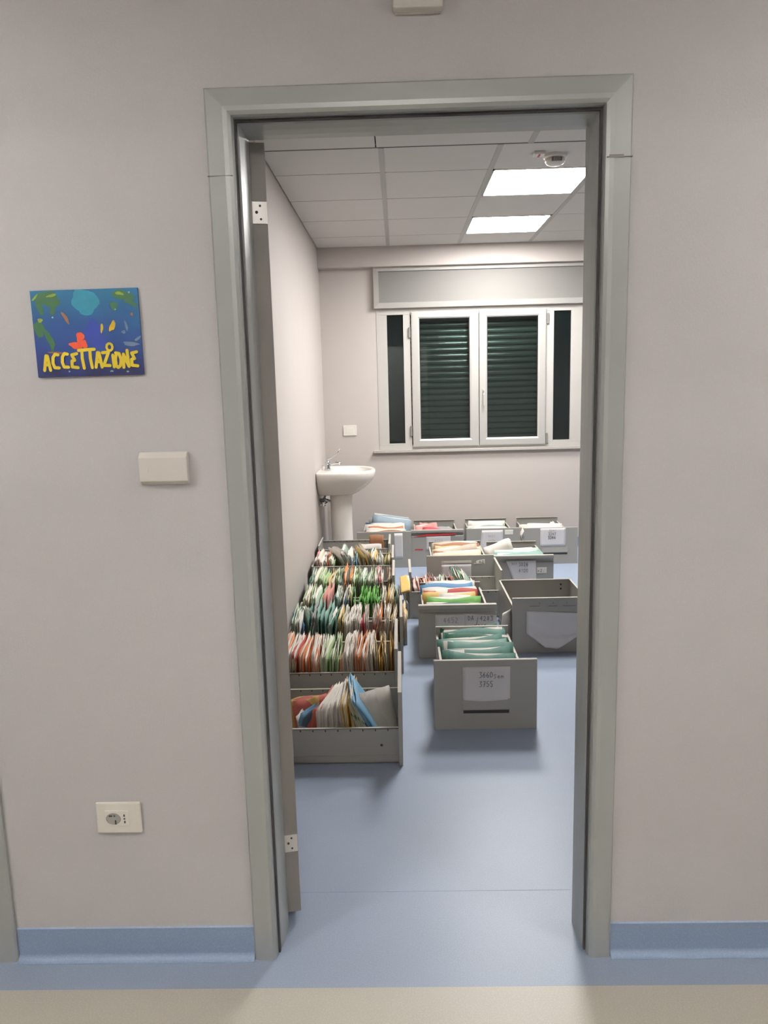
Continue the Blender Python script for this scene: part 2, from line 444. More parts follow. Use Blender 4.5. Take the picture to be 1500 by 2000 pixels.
blobs('printed_driftwood', printmat('wood', (.22, .09, .04)), [(.31, .68, .004, .016, .5), (.20, .28, .022, .0022, -.12), (.93, .7, .003, .004, 0)], .0005)
blobs('printed_rock', printmat('rock', (.012, .03, .20)), [(.56, .50, .022, .028, .1), (.60, .40, .018, .016, 0)], .0004)
blobs('printed_coral', printmat('coral', (.62, .075, .03)), [(.39, .36, .017, .008, -.1), (.43, .45, .009, .013, -.2), (.46, .37, .008, .010, .3)], .0006)
blobs('printed_sponge', printmat('sponge', (.66, .42, .03)), [(.74, .57, .006, .013, -.5), (.64, .55, .003, .011, -.15)], .0006)
blobs('printed_stone', printmat('stone', (.12, .17, .24)), [(.9, .36, .018, .005, -.1), (.87, .57, .003, .012, .2), (.84, .50, .005, .004, 0), (.97, .42, .010, .003, .6)], .0005)
blobs('printed_bubble', printmat('bubble', (.30, .45, .45)), [(.78, .76, .0018, .0018, 0), (.19, .69, .002, .002, 0), (.3, .06, .002, .002, 0), (.7, .05, .004, .002, 0), (.85, .04, .003, .002, 0), (.92, .95, .002, .002, 0)], .0005)
bm = bmesh.new()
f3 = lambda u, v, t: ((u - .5) * SW, -.0066 - t, (v - .5) * SH)
lets = [('A', .065, .135), ('C', .148, .15), ('C', .236, .155), ('E', .325, .15), ('T', .405, .19), ('T', .482, .195), ('A', .553, .155), ('Z', .625, .16), ('I', .705, .15), ('O', .735, .145), ('N', .812, .145), ('E', .888, .15)]
kk = SW / SH
def f3s(u, v, t): return (u - SW / 2, -.0070 - t, v - SH / 2)
for i, (ch, u, v) in enumerate(lets):
    w = .068 if ch not in 'I' else .045
    for s in G[ch]:
        stroke(bm, [((u + a * w) * SW, (v - .055 + b * .17) * SH) for a, b in s], 0.0072, f3s, .0003 + (i % 2) * .0006)
stroke(bm, [((.70 + .028 * math.cos(a)) * SW, (.33 + .042 * math.sin(a)) * SH) for a in [k * PI / 5 for k in range(11)]], .0055, f3s, .0014)
link('lettering', bm, mat('yellow_print', (.66, .50, .03), .4, mott=.12, mscale=60), sg)

# plain switch-box cover
t = tag(empty('blank_cover_plate', (-.6155, 0, 1.316)), 'plain white raised cover plate on the wall below the blue sign', 'cover plate')
bm = bmesh.new()
prism(bm, [(-.0005, -.039), (-.006, -.039), (-.021, -.030), (-.022, .027), (-.012, .0385), (-.0005, .039)], 'x', -.0575, .0575)
link('cover', bm, M['plast2'], t, bevel=.002)
part('moulded_mark', M['plast2'], t, (-.038, -.0365, -.0232, -.021, -.008, .005))
part('moulded_mark', M['plast2'], t, (.036, .044, -.0232, -.021, -.004, -.0025))
# power outlet
t = tag(empty('power_outlet', (-.802, 0, .4125)), 'white wall power outlet low on the corridor wall above the skirting', 'power outlet')
part('plate', M['plast'], t, (-.0585, .0585, -.009, -.0005, -.043, .043), bevel=.004)
ins = part('insert', M['plast'], t, (-.035, .027, -.0115, -.008, -.0215, .0215), bevel=.001)
bm = bmesh.new(); rings_mesh(bm, [[(-.012 + r * math.cos(a), y, .0 + r * .82 * math.sin(a)) for a in [2 * PI * k / 28 for k in range(28)]] for r, y in ((.0195, -.0118), (.0185, -.0124), (.017, -.0119))])
link('socket_well', bm, M['plastg'], ins)
bm = bmesh.new()
for x, z, w, h in ((-.019, .008, .0045, .0022), (-.009, .008, .0025, .0022), (-.0065, -.0095, .0018, .006), (.0165, .009, .0018, .0032), (.0165, 0, .0022, .0018), (.0172, -.009, .0018, .0032)):
    box(bm, x - w, x + w, -.0132, -.0112, z - h, z + h)
link('pin_hole', bm, M['dark'], ins, bevel=.0008)
# fixture cut by the top edge of the photo
t = tag(empty('wall_fixture', (.0035, 0, 2.33)), 'pale plastic fixture high on the wall above the door', 'wall fixture')
part('housing', M['plast2'], t, (-.0535, .0535, -.028, -.0005, -.043, .05), bevel=.004)
part('base_plate', M['plast2'], t, (-.050, .050, -.006, 0, -.046, .055), bevel=.002)

# interior blank plate on the back wall
t = tag(empty('wall_plate', (-.4955, YB, 1.108)), 'small cream blank plate on the back wall above the washbasin', 'wall plate')
part('plate', M['plast'], t, (-.06, .06, -.009, 0, -.046, .046), bevel=.003)
part('insert', M['plast'], t, (-.035, .035, -.011, -.008, -.024, .024), bevel=.001)

# ------------------------------------------------------------------ window
w1 = struct(empty('window_1', (0, YB, 0)))
bm = bmesh.new()
X0, X1, Z0, Z1 = -.235, 1.575, .925, 2.15
box(bm, X0, X1, -.004, .05, 2.105, Z1); box(bm, X0, X1, -.004, .05, Z0, .965)
for a, b in ((X0, -.142), (.0, .062), (1.25, 1.318), (1.468, X1)): box(bm, a, b, -.004, .05, .965, 2.105)
box(bm, -.142, 0, -.004, .05, .965, .981); box(bm, 1.318, 1.468, -.004, .05, .965, .981)
link('fixed_frame', bm, M['winwhite'], w1, bevel=.002)
def sash(x0, x1, z0, z1, gx0, gx1):
    f = None
    bm = bmesh.new()
    a, b, c, d = gx0, gx1, 1.017, 2.068
    prof = lambda: None
    # mitred sash: four trapezoid bars with a sloped inner lip
    O = [(x0, z0), (x1, z0), (x1, z1), (x0, z1)]; I = [(a, c), (b, c), (b, d), (a, d)]
    for k in range(4):
        k2 = (k + 1) % 4
        o1, o2, i1, i2 = O[k], O[k2], I[k], I[k2]
        mid = lambda o, i, s: (o[0] + (i[0] - o[0]) * s, o[1] + (i[1] - o[1]) * s)
        loops = [((o1, 0), .03), ((o1, 0), -.020), ((o1, .12), -.0235), ((o1, .8), -.0235), ((o1, 1), -.016), ((o1, 1), .03)]
        A, B = [], []
        for (dummy, s), y in loops:
            p, q = mid(o1, i1, s), mid(o2, i2, s)
            A.append(bm.verts.new((p[0], y, p[1]))); B.append(bm.verts.new((q[0], y, q[1])))
        n = len(A)
        for i in range(n): bm.faces.new((A[i], A[(i + 1) % n], B[(i + 1) % n], B[i]))
        bm.faces.new(A); bm.faces.new(B[::-1])
    s = link('sash', bm, M['alu'], w1)
    g = part('glass_pane', M['glass'], s, (gx0, gx1, .004, .008, 1.017, 2.068))
    bm = bmesh.new()
    for q in ((gx0, gx0 + .006, c, d), (gx1 - .006, gx1, c, d), (gx0, gx1, c, c + .006), (gx0, gx1, d - .006, d)): box(bm, q[0], q[1], -.012, .004, q[2], q[3])
    link('gasket', bm, M['black'], s)
    return s
s1 = sash(.070, .658, .945, 2.125, .140, .580)
s2 = sash(.664, 1.248, .945, 2.125, .732, 1.178)
bm = bmesh.new(); box(bm, .690, .706, -.034, -.023, 1.34, 1.45); tube(bm, [(.698, -.034, 1.43), (.698, -.055, 1.43), (.698, -.057, 1.40), (.698, -.055, 1.30)], .007)
link('handle', bm, M['alu'], s2, bevel=.001)
for x, z in ((.055, 1.95), (.055, 1.09), (1.262, 2.04), (1.262, 1.0)):
    part('hinge', M['alud'], w1, (x - .009, x + .009, -.020, -.004, z - .045, z + .045), bevel=.002)
for x0, x1 in ((-.142, 0), (1.318, 1.468)):
    part('side_pane', M['glass'], w1, (x0, x1, .012, .016, .981, 2.105))
    part('painted_night_board', M['night'], w1, (x0 - .01, x1 + .01, .03, .05, .97, 2.12))  # added navy board; its colour holds the pane's night darkness and dim reflection
bm = bmesh.new()
z = .985
while z < 2.13:
    pr = [(.116, z), (.106, z + .003), (.098, z + .010), (.095, z + .024), (.097, z + .036), (.103, z + .044), (.112, z + .0495), (.118, z + .0515), (.120, z)]
    prism(bm, pr, 'x', .02, 1.30); z += .0528
link('roller_shutter', bm, M['slat'], w1, smooth=False)
part('shutter_guide', M['alud'], w1, (-.01, .03, .08, .14, .97, 2.14), (1.29, 1.33, .08, .14, .97, 2.14))
part('night_reveal', M['black'], w1, (-.235, 1.575, .285, .30, .93, 2.15))
bm = bmesh.new(); box(bm, -.285, 1.60, -.035, .29, .900, .9245)
link('window_sill', bm, M['marble'], w1, bevel=.003)
# shutter box above
sb = tag(empty('roller_shutter_box', (0, YB, 0)), 'grey panelled roller shutter box with an aluminium surround above the window', 'shutter box')
BX0, BX1, BZ0, BZ1 = -.25, 1.62, 2.160, 2.503
part('front_panel', M['alud'], sb, (BX0 + .03, BX1 - .03, -.040, -.004, BZ0 + .03, BZ1 - .03))
bm = bmesh.new()
for (p, q, r, s) in (((BX0, BZ0), (BX1, BZ0), (BX1 - .05, BZ0 + .045), (BX0 + .045, BZ0 + .045)), ((BX0, BZ1), (BX1, BZ1), (BX1 - .05, BZ1 - .035), (BX0 + .045, BZ1 - .035)),
                     ((BX0, BZ0), (BX0, BZ1), (BX0 + .045, BZ1 - .035), (BX0 + .045, BZ0 + .045)), ((BX1, BZ0), (BX1, BZ1), (BX1 - .05, BZ1 - .035), (BX1 - .05, BZ0 + .045))):
    A = [bm.verts.new((x, 0, z)) for x, z in (p, q, r, s)]
    D = [-.045, -.045, -.056, -.056]
    B = [bm.verts.new((x, D[i], z)) for i, (x, z) in enumerate((p, q, r, s))]
    for i in range(4): bm.faces.new((A[i], A[(i + 1) % 4], B[(i + 1) % 4], B[i]))
    bm.faces.new(A[::-1]); bm.faces.new(B)
link('surround', bm, M['alu'], sb)

# ------------------------------------------------------------------ washbasin
wb = tag(empty('washbasin', (XL, 4.38, 0)), 'white ceramic pedestal washbasin on the left wall in the far corner', 'washbasin')
def dring(sx, sy, z, cx=.0, n=40, back=.0):
    """D-shaped ring: straight along the wall, elliptic towards the room"""
    r = []
    for k in range(n):
        a = 2 * PI * k / n
        x = math.cos(a); y = math.sin(a)
        ex = math.copysign(abs(x) ** .85, x); ey = math.copysign(abs(y) ** .8, y)
        X = cx + sx * ex
        r.append((max(back, X), sy * ey, z))
    return r
bm = bmesh.new()
rings = [dring(.17, .12, .615, .12, back=.002), dring(.21, .16, .65, .13, back=.002), dring(.27, .22, .70, .14, back=.002), dring(.315, .27, .755, .145, back=.002), dring(.325, .285, .80, .145, back=.002),
         dring(.323, .285, .822, .145, back=.002), dring(.312, .275, .830, .145, back=.004), dring(.29, .255, .826, .145, back=.02)]
inn = [dring(.19, .235, .818, .235, back=.11), dring(.175, .22, .79, .235, back=.115), dring(.15, .19, .745, .235, back=.13), dring(.10, .13, .715, .235, back=.15), dring(.03, .04, .706, .235, back=.2)]
rings_mesh(bm, rings + inn)
b = link('basin', bm, M['ceramic'], wb, smooth=True)
ss = b.modifiers.new('sub', 'SUBSURF'); ss.levels = 1; ss.render_levels = 2
bm = bmesh.new(); cyl(bm, (.112, .03, .79), .008, .004, 'x', 12); link('overflow_hole', bm, M['dark'], b)
bm = bmesh.new()
def pring(s, z, n=28): return [(max(.09, .175 + .095 * s * math.cos(a)), .085 * s * math.sin(a), z) for a in [2 * PI * k / n for k in range(n)]]
rings_mesh(bm, [pring(1.15, .0), pring(1.1, .03), pring(.98, .1), pring(.95, .4), pring(1.0, .58), pring(1.1, .645)])
link('pedestal', bm, M['ceramic'], wb, smooth=True)
fa = tag(empty('basin_tap', (XL + .075, 4.38, .826)), 'chrome mixer tap with a long raised elbow lever on the washbasin', 'tap')
bm = bmesh.new(); rings_mesh(bm, disc_rings([(.026, -.002), (.024, .008), (.021, .012), (.021, .06), (.019, .068), (.012, .074)], 20)); link('body', bm, M['chrome'], fa, smooth=True)
bm = bmesh.new(); tube(bm, [(.01, 0, .038), (.045, 0, .052), (.08, 0, .056), (.098, 0, .052), (.104, 0, .040)], [.012, .011, .0095, .009, .009], 12); link('spout', bm, M['chrome'], fa, smooth=True)
bm = bmesh.new(); tube(bm, [(0, 0, .070), (.006, 0, .088), (.04, 0, .104), (.075, 0, .130), (.098, 0, .158)], [.012, .009, .005, .005, .0055], 10)
tube(bm, [(.094, 0, .152), (.104, 0, .168)], [.008, .008], 10); link('lever', bm, M['chrome'], fa, smooth=True)
bm = bmesh.new(); tube(bm, [(-.045, 0, .0), (-.045, 0, .03), (-.045, 0, .04)], [.004, .004, .009], 10); link('plug_knob', bm, M['chrome'], fa)
pl = tag(empty('sink_plumbing', (XL, 4.38, 0)), 'chrome stop valves and supply hoses under the washbasin', 'plumbing')
for dy in (-.07, .07):
    bm = bmesh.new(); tube(bm, [(.0, dy, .545), (.035, dy, .545)], .009); tube(bm, [(.035, dy - .0, .535), (.035, dy, .568)], .013); tube(bm, [(.035, dy, .548), (.058, dy, .548)], .011, 8)
    v = link('stop_valve', bm, M['chrome'], pl)
    bm = bmesh.new(); tube(bm, [(.035, dy, .568), (.04, dy, .60), (.055, dy * .6, .625), (.06, dy * .4, .66)], .0055); link('supply_hose', bm, M['alud'], pl)
bm = bmesh.new(); tube(bm, [(.0, .0, .575), (.05, 0, .575), (.095, 0, .565), (.1, 0, .60), (.1, 0, .66)], .014, 12); link('waste_pipe', bm, M['chrome'], pl, smooth=True)
bm = bmesh.new(); tube(bm, [(.115, .08, .70), (.115, .08, .64), (.112, .08, .55)], .003); link('pop_up_rod', bm, M['alud'], pl)

# ------------------------------------------------------------------ file drawers
def slab(bm, x0, x1, z0, z1, fn, nx=8, nz=8, th=.0006):
    pass

def sheet_mesh(x0, x1, z0, z1, y, amp=.0015, poly=None, nx=10, nz=8, curl=0.0, lift=0.0):
    """paper taped flat on a plate facing -y, with slight waves; poly gives the four corners if not a rectangle"""
    bm = bmesh.new(); c = poly or [(x0, z0), (x1, z0), (x1, z1), (x0, z1)]
    g = []
    ph = R.uniform(0, 6)
    for j in range(nz + 1):
        row = []
        for i in range(nx + 1):
            s, t = i / nx, j / nz
            x = (c[0][0] * (1 - s) + c[1][0] * s) * (1 - t) + (c[3][0] * (1 - s) + c[2][0] * s) * t
            z = (c[0][1] * (1 - s) + c[1][1] * s) * (1 - t) + (c[3][1] * (1 - s) + c[2][1] * s) * t
            yy = y - .0012 - amp * (1 + math.sin(5 * s + ph) * math.cos(4 * t + ph)) * .5 - curl * max(0, .3 - t) ** 2 * 6
            row.append(bm.verts.new((x, yy, z)))
        g.append(row)
    for j in range(nz):
        for i in range(nx): bm.faces.new((g[j][i], g[j][i + 1], g[j + 1][i + 1], g[j + 1][i]))
    solid(bm, geom=bm.faces[:], thickness=-.0004)
    return bm

LEFTX = -.70
def drawer(loc, rz, W, L, PW, PH, side, back, label, style='flat', grip=None, sheets=(), group=None, poff=0.0, holes=(), bwt=None):
    """local frame: front plate faces -y at y=0, body runs to +y"""
    t = tag(empty('drawer', loc, rz), label, 'drawer', group)
    p0, p1 = -PW / 2 + poff, PW / 2 + poff
    bm = bmesh.new(); pt = .016
    if style == 'lip':
        prism(bm, [(pt, 0), (0, 0), (0, PH - .056), (.004, PH - .050), (.013, PH - .046), (.013, PH - .024), (-.012, PH - .021), (-.014, PH - .003), (-.011, PH), (pt, PH)], 'x', p0, p1)
    else:
        box(bm, p0, p1, 0, pt, 0, PH)
    fp = link('front_panel', bm, M['cab'], t, bevel=.0015)
    if style == 'flat':
        part('edge_strip', M['rail'], fp, (p0 + .001, p1 - .001, .0005, pt - .0005, PH, PH + .0016))
    else:
        part('edge_strip', M['rail'], fp, (p0 + .001, p1 - .001, -.0130, pt, PH, PH + .0014))
    w = W / 2; sk = .010
    for s in (-1, 1):
        bm = bmesh.new()
        a, b = sorted((s * w, s * (w - .003)))
        box(bm, a, b, pt, L, .004, side)
        a, b = sorted((s * w, s * (w - sk)))
        box(bm, a, b, pt, L, side - .003, side)            # folded rim
        a2, b2 = sorted((s * (w + .003), s * w)); box(bm, a2, b2, pt, L, .03, .036)
        sp = link('side_panel', bm, M['cab'], t)
        bm = bmesh.new()
        a, b = sorted((s * (w + .0002), s * (w - sk - .0005)))
        box(bm, a, b, pt, L, side, side + .0014)
        k = pt + .04
        link('rim', bm, M['rail'], sp)
        k = pt + .04
        while k < L - .03:
            bm = bmesh.new()
            a, b = sorted((s * (w + .0006), s * (w - .0036))); box(bm, a, b, k, k + .0045, side - .012, side - .004); k += .05
            link('slot', bm, M['dark'], sp)
    bm = bmesh.new(); box(bm, -w, w, L - .004, L, .004, back); box(bm, -w, w, L - .012, L, back - .003, back)
    bp = link('back_panel', bm, M['cab'], t)
    part('rim', M['rail'], bp, (-w, w, L - .012, L, back, back + .0014))
    part('bottom_panel', M['cabin'], t, (-w, w, pt, L, .002, .006))
    for (x, z, yy) in holes:
        bm = bmesh.new(); cyl(bm, (x, yy, z), .006, .003, 'y', 12); link('bolt_hole', bm, M['dark'], bp if yy > .1 else fp)
    if grip:
        gx0, gx1, gz0, gz1 = grip
        bm = bmesh.new()
        for q in ((gx0 - .008, gx0, gz0 - .006, gz1 + .004), (gx1, gx1 + .008, gz0 - .006, gz1 + .004), (gx0, gx1, gz0 - .006, gz0), (gx0, gx1, gz1 - .002, gz1 + .004)): box(bm, q[0], q[1], -.0018, .0, q[2], q[3])
        prism(bm, [(-.0005, gz0 + .016), (-.003, gz0 + .016), (-.006, gz0 + .022), (-.0018, gz1), (-.0005, gz1)], 'x', gx0, gx1)
        g = link('grip', bm, M['cab'], fp)
        part('grip_slot', M['dark'], g, (gx0 + .002, gx1 - .004, -.0012, .0, gz0 + .001, gz0 + .015))
    for sh in sheets:
        m = sh.get('mat', 'paper'); y = sh.get('y', 0)
        bm = sheet_mesh(*sh['r'], y, sh.get('amp', .001), sh.get('poly'), curl=sh.get('curl', 0))
        so = link('label_sheet', bm, M[m], fp, smooth=True)
        if sh.get('desc'): so['label'] = sh['desc']
        if 'txt' in sh:
            bm = bmesh.new()
            for (tx, u, v, h, cw, sw) in sh['txt']:
                write(bm, tx, u, v, h, cw, sw, lambda a, b, l, yy=y: (a, yy - .0048 - l, b))
            link('handwriting', bm, M[sh.get('ink', 'ink')], so)
    return t

# ---- folders
def panel(bm, y0, y1, h, xf, ztop, nu=7, nv=6, th=.0011):
    g = []
    for j in range(nv + 1):
        row = []
        for i in range(nu + 1):
            u, v = i / nu, j / nv
            zt = ztop(u) * v
            row.append(bm.verts.new((xf(u, v), y0 + (y1 - y0) * u, zt)))
        g.append(row)
    fs = []
    for j in range(nv):
        for i in range(nu): fs.append(bm.faces.new((g[j][i], g[j][i + 1], g[j + 1][i + 1], g[j + 1][i])))
    return fs

def folder(loc, rz, lean, col, h=.245, w=.32, t=.012, label='', group='', sheets=2, tilt=0.0, pcol='paperw', rough=1.0, bend=0.0, name='file_folder', peek=.006):
    """card folder: local X is its thickness, Y its length, Z its height; opens upward, holding paper"""
    r = R
    a = r.uniform(0, 6); b = r.uniform(0, 6); amp = .0022 * rough; fr = r.uniform(3, 7)
    slope = r.uniform(-.012, .012); sk = r.uniform(-.03, .03)
    def mk(side):
        off = side * t / 2
        def xf(u, v):
            return off * (.25 + .75 * v ** .7) + amp * math.sin(fr * u + a + side) * v + amp * .8 * math.sin(2.3 * fr * u + b) * v * v + bend * v * v
        return xf
    def zt(s):
        return lambda u: h + slope * (u - .5) + .004 * rough * math.sin(6 * u + a * s) - (.006 if s > 0 else 0)
    bm = bmesh.new()
    f = panel(bm, -w / 2, w / 2, h, mk(-1), zt(-1)) + panel(bm, -w / 2, w / 2, h, mk(1), zt(1))
    f += panel(bm, -w / 2, w / 2, .001, lambda u, v: (v - .5) * t * .25, lambda u: .0005, 2, 1)
    solid(bm, geom=f, thickness=.0011)
    o = link(name, bm, M['f_' + col], None, smooth=True)
    o.location = loc; o.rotation_euler = Matrix.Rotation(rz, 3, 'Z').to_quaternion().to_euler()
    m = Matrix.Rotation(rz, 4, 'Z') @ Matrix.Rotation(lean, 4, 'Y') @ Matrix.Rotation(tilt, 4, 'X')
    o.rotation_euler = m.to_euler()
    tag(o, label, 'folder', group)
    if sheets:
        bm = bmesh.new()
        fs = []
        for k in range(sheets):
            q = (k + .5) / sheets - .5; hh = h + r.uniform(-.004, 1) * peek; dy = r.uniform(-.010, .010)
            c1, c2 = r.uniform(0, 6), r.uniform(2, 6)
            fs += panel(bm, -w / 2 * .94 + dy, w / 2 * .94 + dy, hh, lambda u, v, q=q, c1=c1, c2=c2: q * t * .8 * (.2 + .8 * v) + amp * math.sin(c2 * u + c1) * v * v + bend * v * v, lambda u, hh=hh, c1=c1: hh + .003 * math.sin(3 * u + c1), 5, 4)
        solid(bm, geom=fs, thickness=.0008)
        link('papers', bm, M[pcol], o, smooth=True)
    return o

ORD = ['first', 'second', 'third', 'fourth', 'fifth', 'sixth', 'seventh', 'eighth', 'ninth', 'tenth', 'eleventh', 'twelfth', 'thirteenth', 'fourteenth', 'fifteenth', 'sixteenth']
def lab(col, i, n, tail, frm):
    an = 'an' if col[0] in 'aeiou' else 'a'
    if n == 1: return f'the only {col} card folder {tail}'
    return f'{ORD[i]} {col} card folder from the {frm}, {tail}'

def left_drawer_files(seq, x0, x1, y0, y1, h, tail, group, lean0=0.0, leanv=.10, z=.006):
    """folders standing across a sideways drawer; seq = list of (colour, relative width)"""
    tot = sum(s[1] for s in seq); n = {}
    for c, *_ in seq: n[c] = n.get(c, 0) + 1
    cnt = {}; x = x0
    for s in seq:
        c, wd = s[0], s[1]; ex = s[2] if len(s) > 2 else {}
        step = (x1 - x0) * wd / tot
        k = cnt.get(c, 0); cnt[c] = k + 1
        w = (y1 - y0) * R.uniform(.88, .97) * (1 - .5 * max(0, abs(ex.get('yaw', 0)) - .1))
        folder((x + step / 2, (y0 + y1) / 2 + R.uniform(-.008, .008), z), ex.get('yaw', R.uniform(-.05, .05)), ex.get('lean', lean0 + R.uniform(-leanv, leanv)), c,
               h=h * ex.get('hs', 1) + R.uniform(-.014, .012), w=w, t=step * ex.get('ts', R.uniform(.85, 1.1)), label=lab(c, k, n[c], tail, 'left'), group=group,
               sheets=ex.get('n', R.choice((0, 1, 1, 2)) if c not in ('white', 'cream', 'beige') else 3), tilt=ex.get('tilt', R.uniform(-.03, .03)), rough=ex.get('rough', 1.5), peek=ex.get('peek', .008), bend=ex.get('bend', R.uniform(-.008, .008)))
        x += step

DG = 'grey metal file drawers standing on the blue floor'
# --- left stack: seven drawers lying sideways, plates to the right
XB = -.695
def side_drawer(px, y0, y1, side, back, label, PW=None, **k):
    L = px - XB
    return drawer((px, (y0 + y1) / 2, 0), PI / 2, y1 - y0, L, PW or (y1 - y0 + .025), .31, side, back, label, group=DG, **k)
d1 = side_drawer(-.068, 1.035, 1.445, .150, .20, 'nearest grey file drawer of the left-wall row, half full of leaning folders', PW=.465)
bm = bmesh.new(); cyl(bm, (-.2055, .085, .078), .0055, .004, 'x', 12)
link('bolt_hole', bm, M['dark'], [c for c in d1.children if c.name.startswith('side_panel')][0])
side_drawer(-.084, 1.515, 1.945, .195, .20, 'grey file drawer packed with cream, orange and green folders, second in the left-wall row')
side_drawer(-.058, 1.995, 2.38, .165, .165, 'grey file drawer with teal and white folders, third in the left-wall row')
side_drawer(-.034, 2.435, 2.80, .165, .165, 'grey file drawer with bright green folders, fourth in the left-wall row')
side_drawer(-.104, 2.865, 3.27, .165, .165, 'grey file drawer with pale green folders, fifth in the left-wall row')
side_drawer(-.112, 3.37, 3.77, .25, .25, 'grey file drawer with loose white sheets, sixth in the left-wall row')
side_drawer(-.140, 3.84, 4.19, .27, .30, 'farthest grey file drawer of the left-wall row, in front of the washbasin')

t2 = 'second left-wall drawer from the doorway'
seq2 = [('cream', 1)] * 3 + [('salmon', .8)] + [('cream', 1)] * 3 + [('tan', .8), ('red', .9), ('rust', .8), ('orange', 1.5), ('orange', 1.3), ('salmon', .9), ('white', .9), ('salmon', .9), ('cream', .8)] + [('pale green', 1)] * 5 + [('salmon', 1)] + [('white', 1)] * 4 + [('rust', .9)] * 5 + [('white', .8), ('beige', .8)] + [('tan', .9), ('yellow', .9), ('yellow', .9), ('tan', .9), ('yellow', .9), ('brown', .8)]
left_drawer_files(seq2, -.675, -.105, 1.532, 1.925, .252, t2, 'folders in the second left-wall drawer', 0, .07)
t3 = 'third left-wall drawer from the doorway'
seq3 = [('blue', 1.7, dict(lean=.2, yaw=.25, n=0, hs=.86)), ('mint', 1), ('teal', 1.2), ('white', .9), ('pale teal', 2.0, dict(yaw=.35, lean=.12)), ('mint', .9), ('teal', 1), ('grey', .8, dict(hs=1.15)), ('teal', 1.1), ('pale teal', 1.3, dict(hs=1.18)), ('teal', 1), ('pale teal', 1.2, dict(hs=1.12)), ('teal', 1), ('dark green', .8), ('olive', .8), ('yellow', .9)] + [('white', 1)] * 7 + [('crimson', .9), ('pink', .8), ('grey', .8), ('orange', 1.1), ('orange', .8)] + [('beige', 1), ('cream', 1), ('white', .9), ('beige', .9), ('yellow', 1), ('yellow', 1.2, dict(hs=1.08))]
left_drawer_files(seq3, -.690, -.085, 2.012, 2.36, .272, t3, 'folders in the third left-wall drawer', .05, .10)
t4 = 'fourth left-wall drawer from the doorway'
seq4 = [('beige', 1.2, dict(lean=.3)), ('olive', .9), ('pale green', 1), ('cream', 1), ('pale green', 1), ('mint', 1), ('pale green', 1), ('beige', 1), ('pink', .9, dict(hs=1.08)), ('beige', 1.1, dict(lean=.25)), ('grey green', 1.1), ('grey green', 1), ('teal', .9), ('grey green', 1), ('blue', .8), ('tan', .9)] + [('bright green', 1, dict(n=0))] * 8 + [('yellow', 1, dict(lean=.2)), ('cream', .9), ('tan', .9), ('cream', .9), ('grey green', .9), ('teal', .9), ('grey green', .9)]
left_drawer_files(seq4, -.690, -.062, 2.452, 2.785, .270, t4, 'folders in the fourth left-wall drawer', .08, .12)
t5 = 'fifth left-wall drawer from the doorway'
seq5 = [('teal', 1), ('mint', 1), ('pale green', 1), ('grey blue', .8), ('cream', .9)] + [('pale green', 1)] * 5 + [('tan', .9), ('pale green', 1), ('grey green', 1.3, dict(lean=.28)), ('grey green', 1), ('cream', .9), ('orange', 2.4, dict(hs=1.12, n=0))] + [('pale green', 1)] * 4 + [('mint', 1), ('pale green', 1), ('grey green', 1), ('beige', .9), ('grey', .9), ('white', 1), ('crimson', .8), ('white', .9), ('cream', .9), ('white', .9), ('brown', .8)]
left_drawer_files(seq5, -.688, -.130, 2.882, 3.25, .270, t5, 'folders in the fifth left-wall drawer', .05, .10)
t6 = 'sixth left-wall drawer from the doorway'
seq6 = [('beige', 1.2, dict(lean=.2)), ('white', 1), ('pink', .9), ('cream', 1), ('cream', 1), ('white', 1), ('salmon', 1), ('pale green', 1), ('cream', .9), ('mint', 1.5, dict(yaw=.3)), ('pale green', 1), ('mint', 1.2), ('white', 2.6, dict(lean=-.25, hs=1.26, yaw=.5, n=3, bend=-.02)), ('mint', 1), ('blue', 1.4), ('grey green', 1.2, dict(lean=-.4, hs=1.25)), ('white', 1.2, dict(lean=-.35, hs=1.15)), ('white', 1.2), ('dark green', 1, dict(hs=1.1)), ('yellow', 1.8, dict(lean=-.3, hs=1.2, yaw=.3)), ('white', 1), ('grey green', 1), ('yellow', 1.1, dict(lean=-.25, hs=1.1)), ('tan', 1), ('olive', 1)]
left_drawer_files(seq6, -.690, -.135, 3.40, 3.74, .285, t6, 'folders in the sixth left-wall drawer', 0, .14)
t7 = 'farthest left-wall drawer, before the washbasin'
seq7 = [('grey blue', 1), ('cream', 1), ('grey', 1), ('white', 1), ('beige', 1), ('grey green', 1)]
folder((-.30, 4.10, .006), PI / 2 + .02, .02, 'white', h=.245, w=.17, t=.006, label='white sheet folder facing the door in the farthest left-wall drawer', group='folders in the farthest left-wall drawer', sheets=1)
folder((-.255, 4.135, .006), PI / 2, .0, 'brown', h=.315, w=.115, t=.006, label='brown folder standing tallest in the farthest left-wall drawer', group='folders in the farthest left-wall drawer', sheets=0)
left_drawer_files(seq7, -.62, -.20, 3.87, 4.14, .20, t7, 'folders in the farthest left-wall drawer', 0, .1)

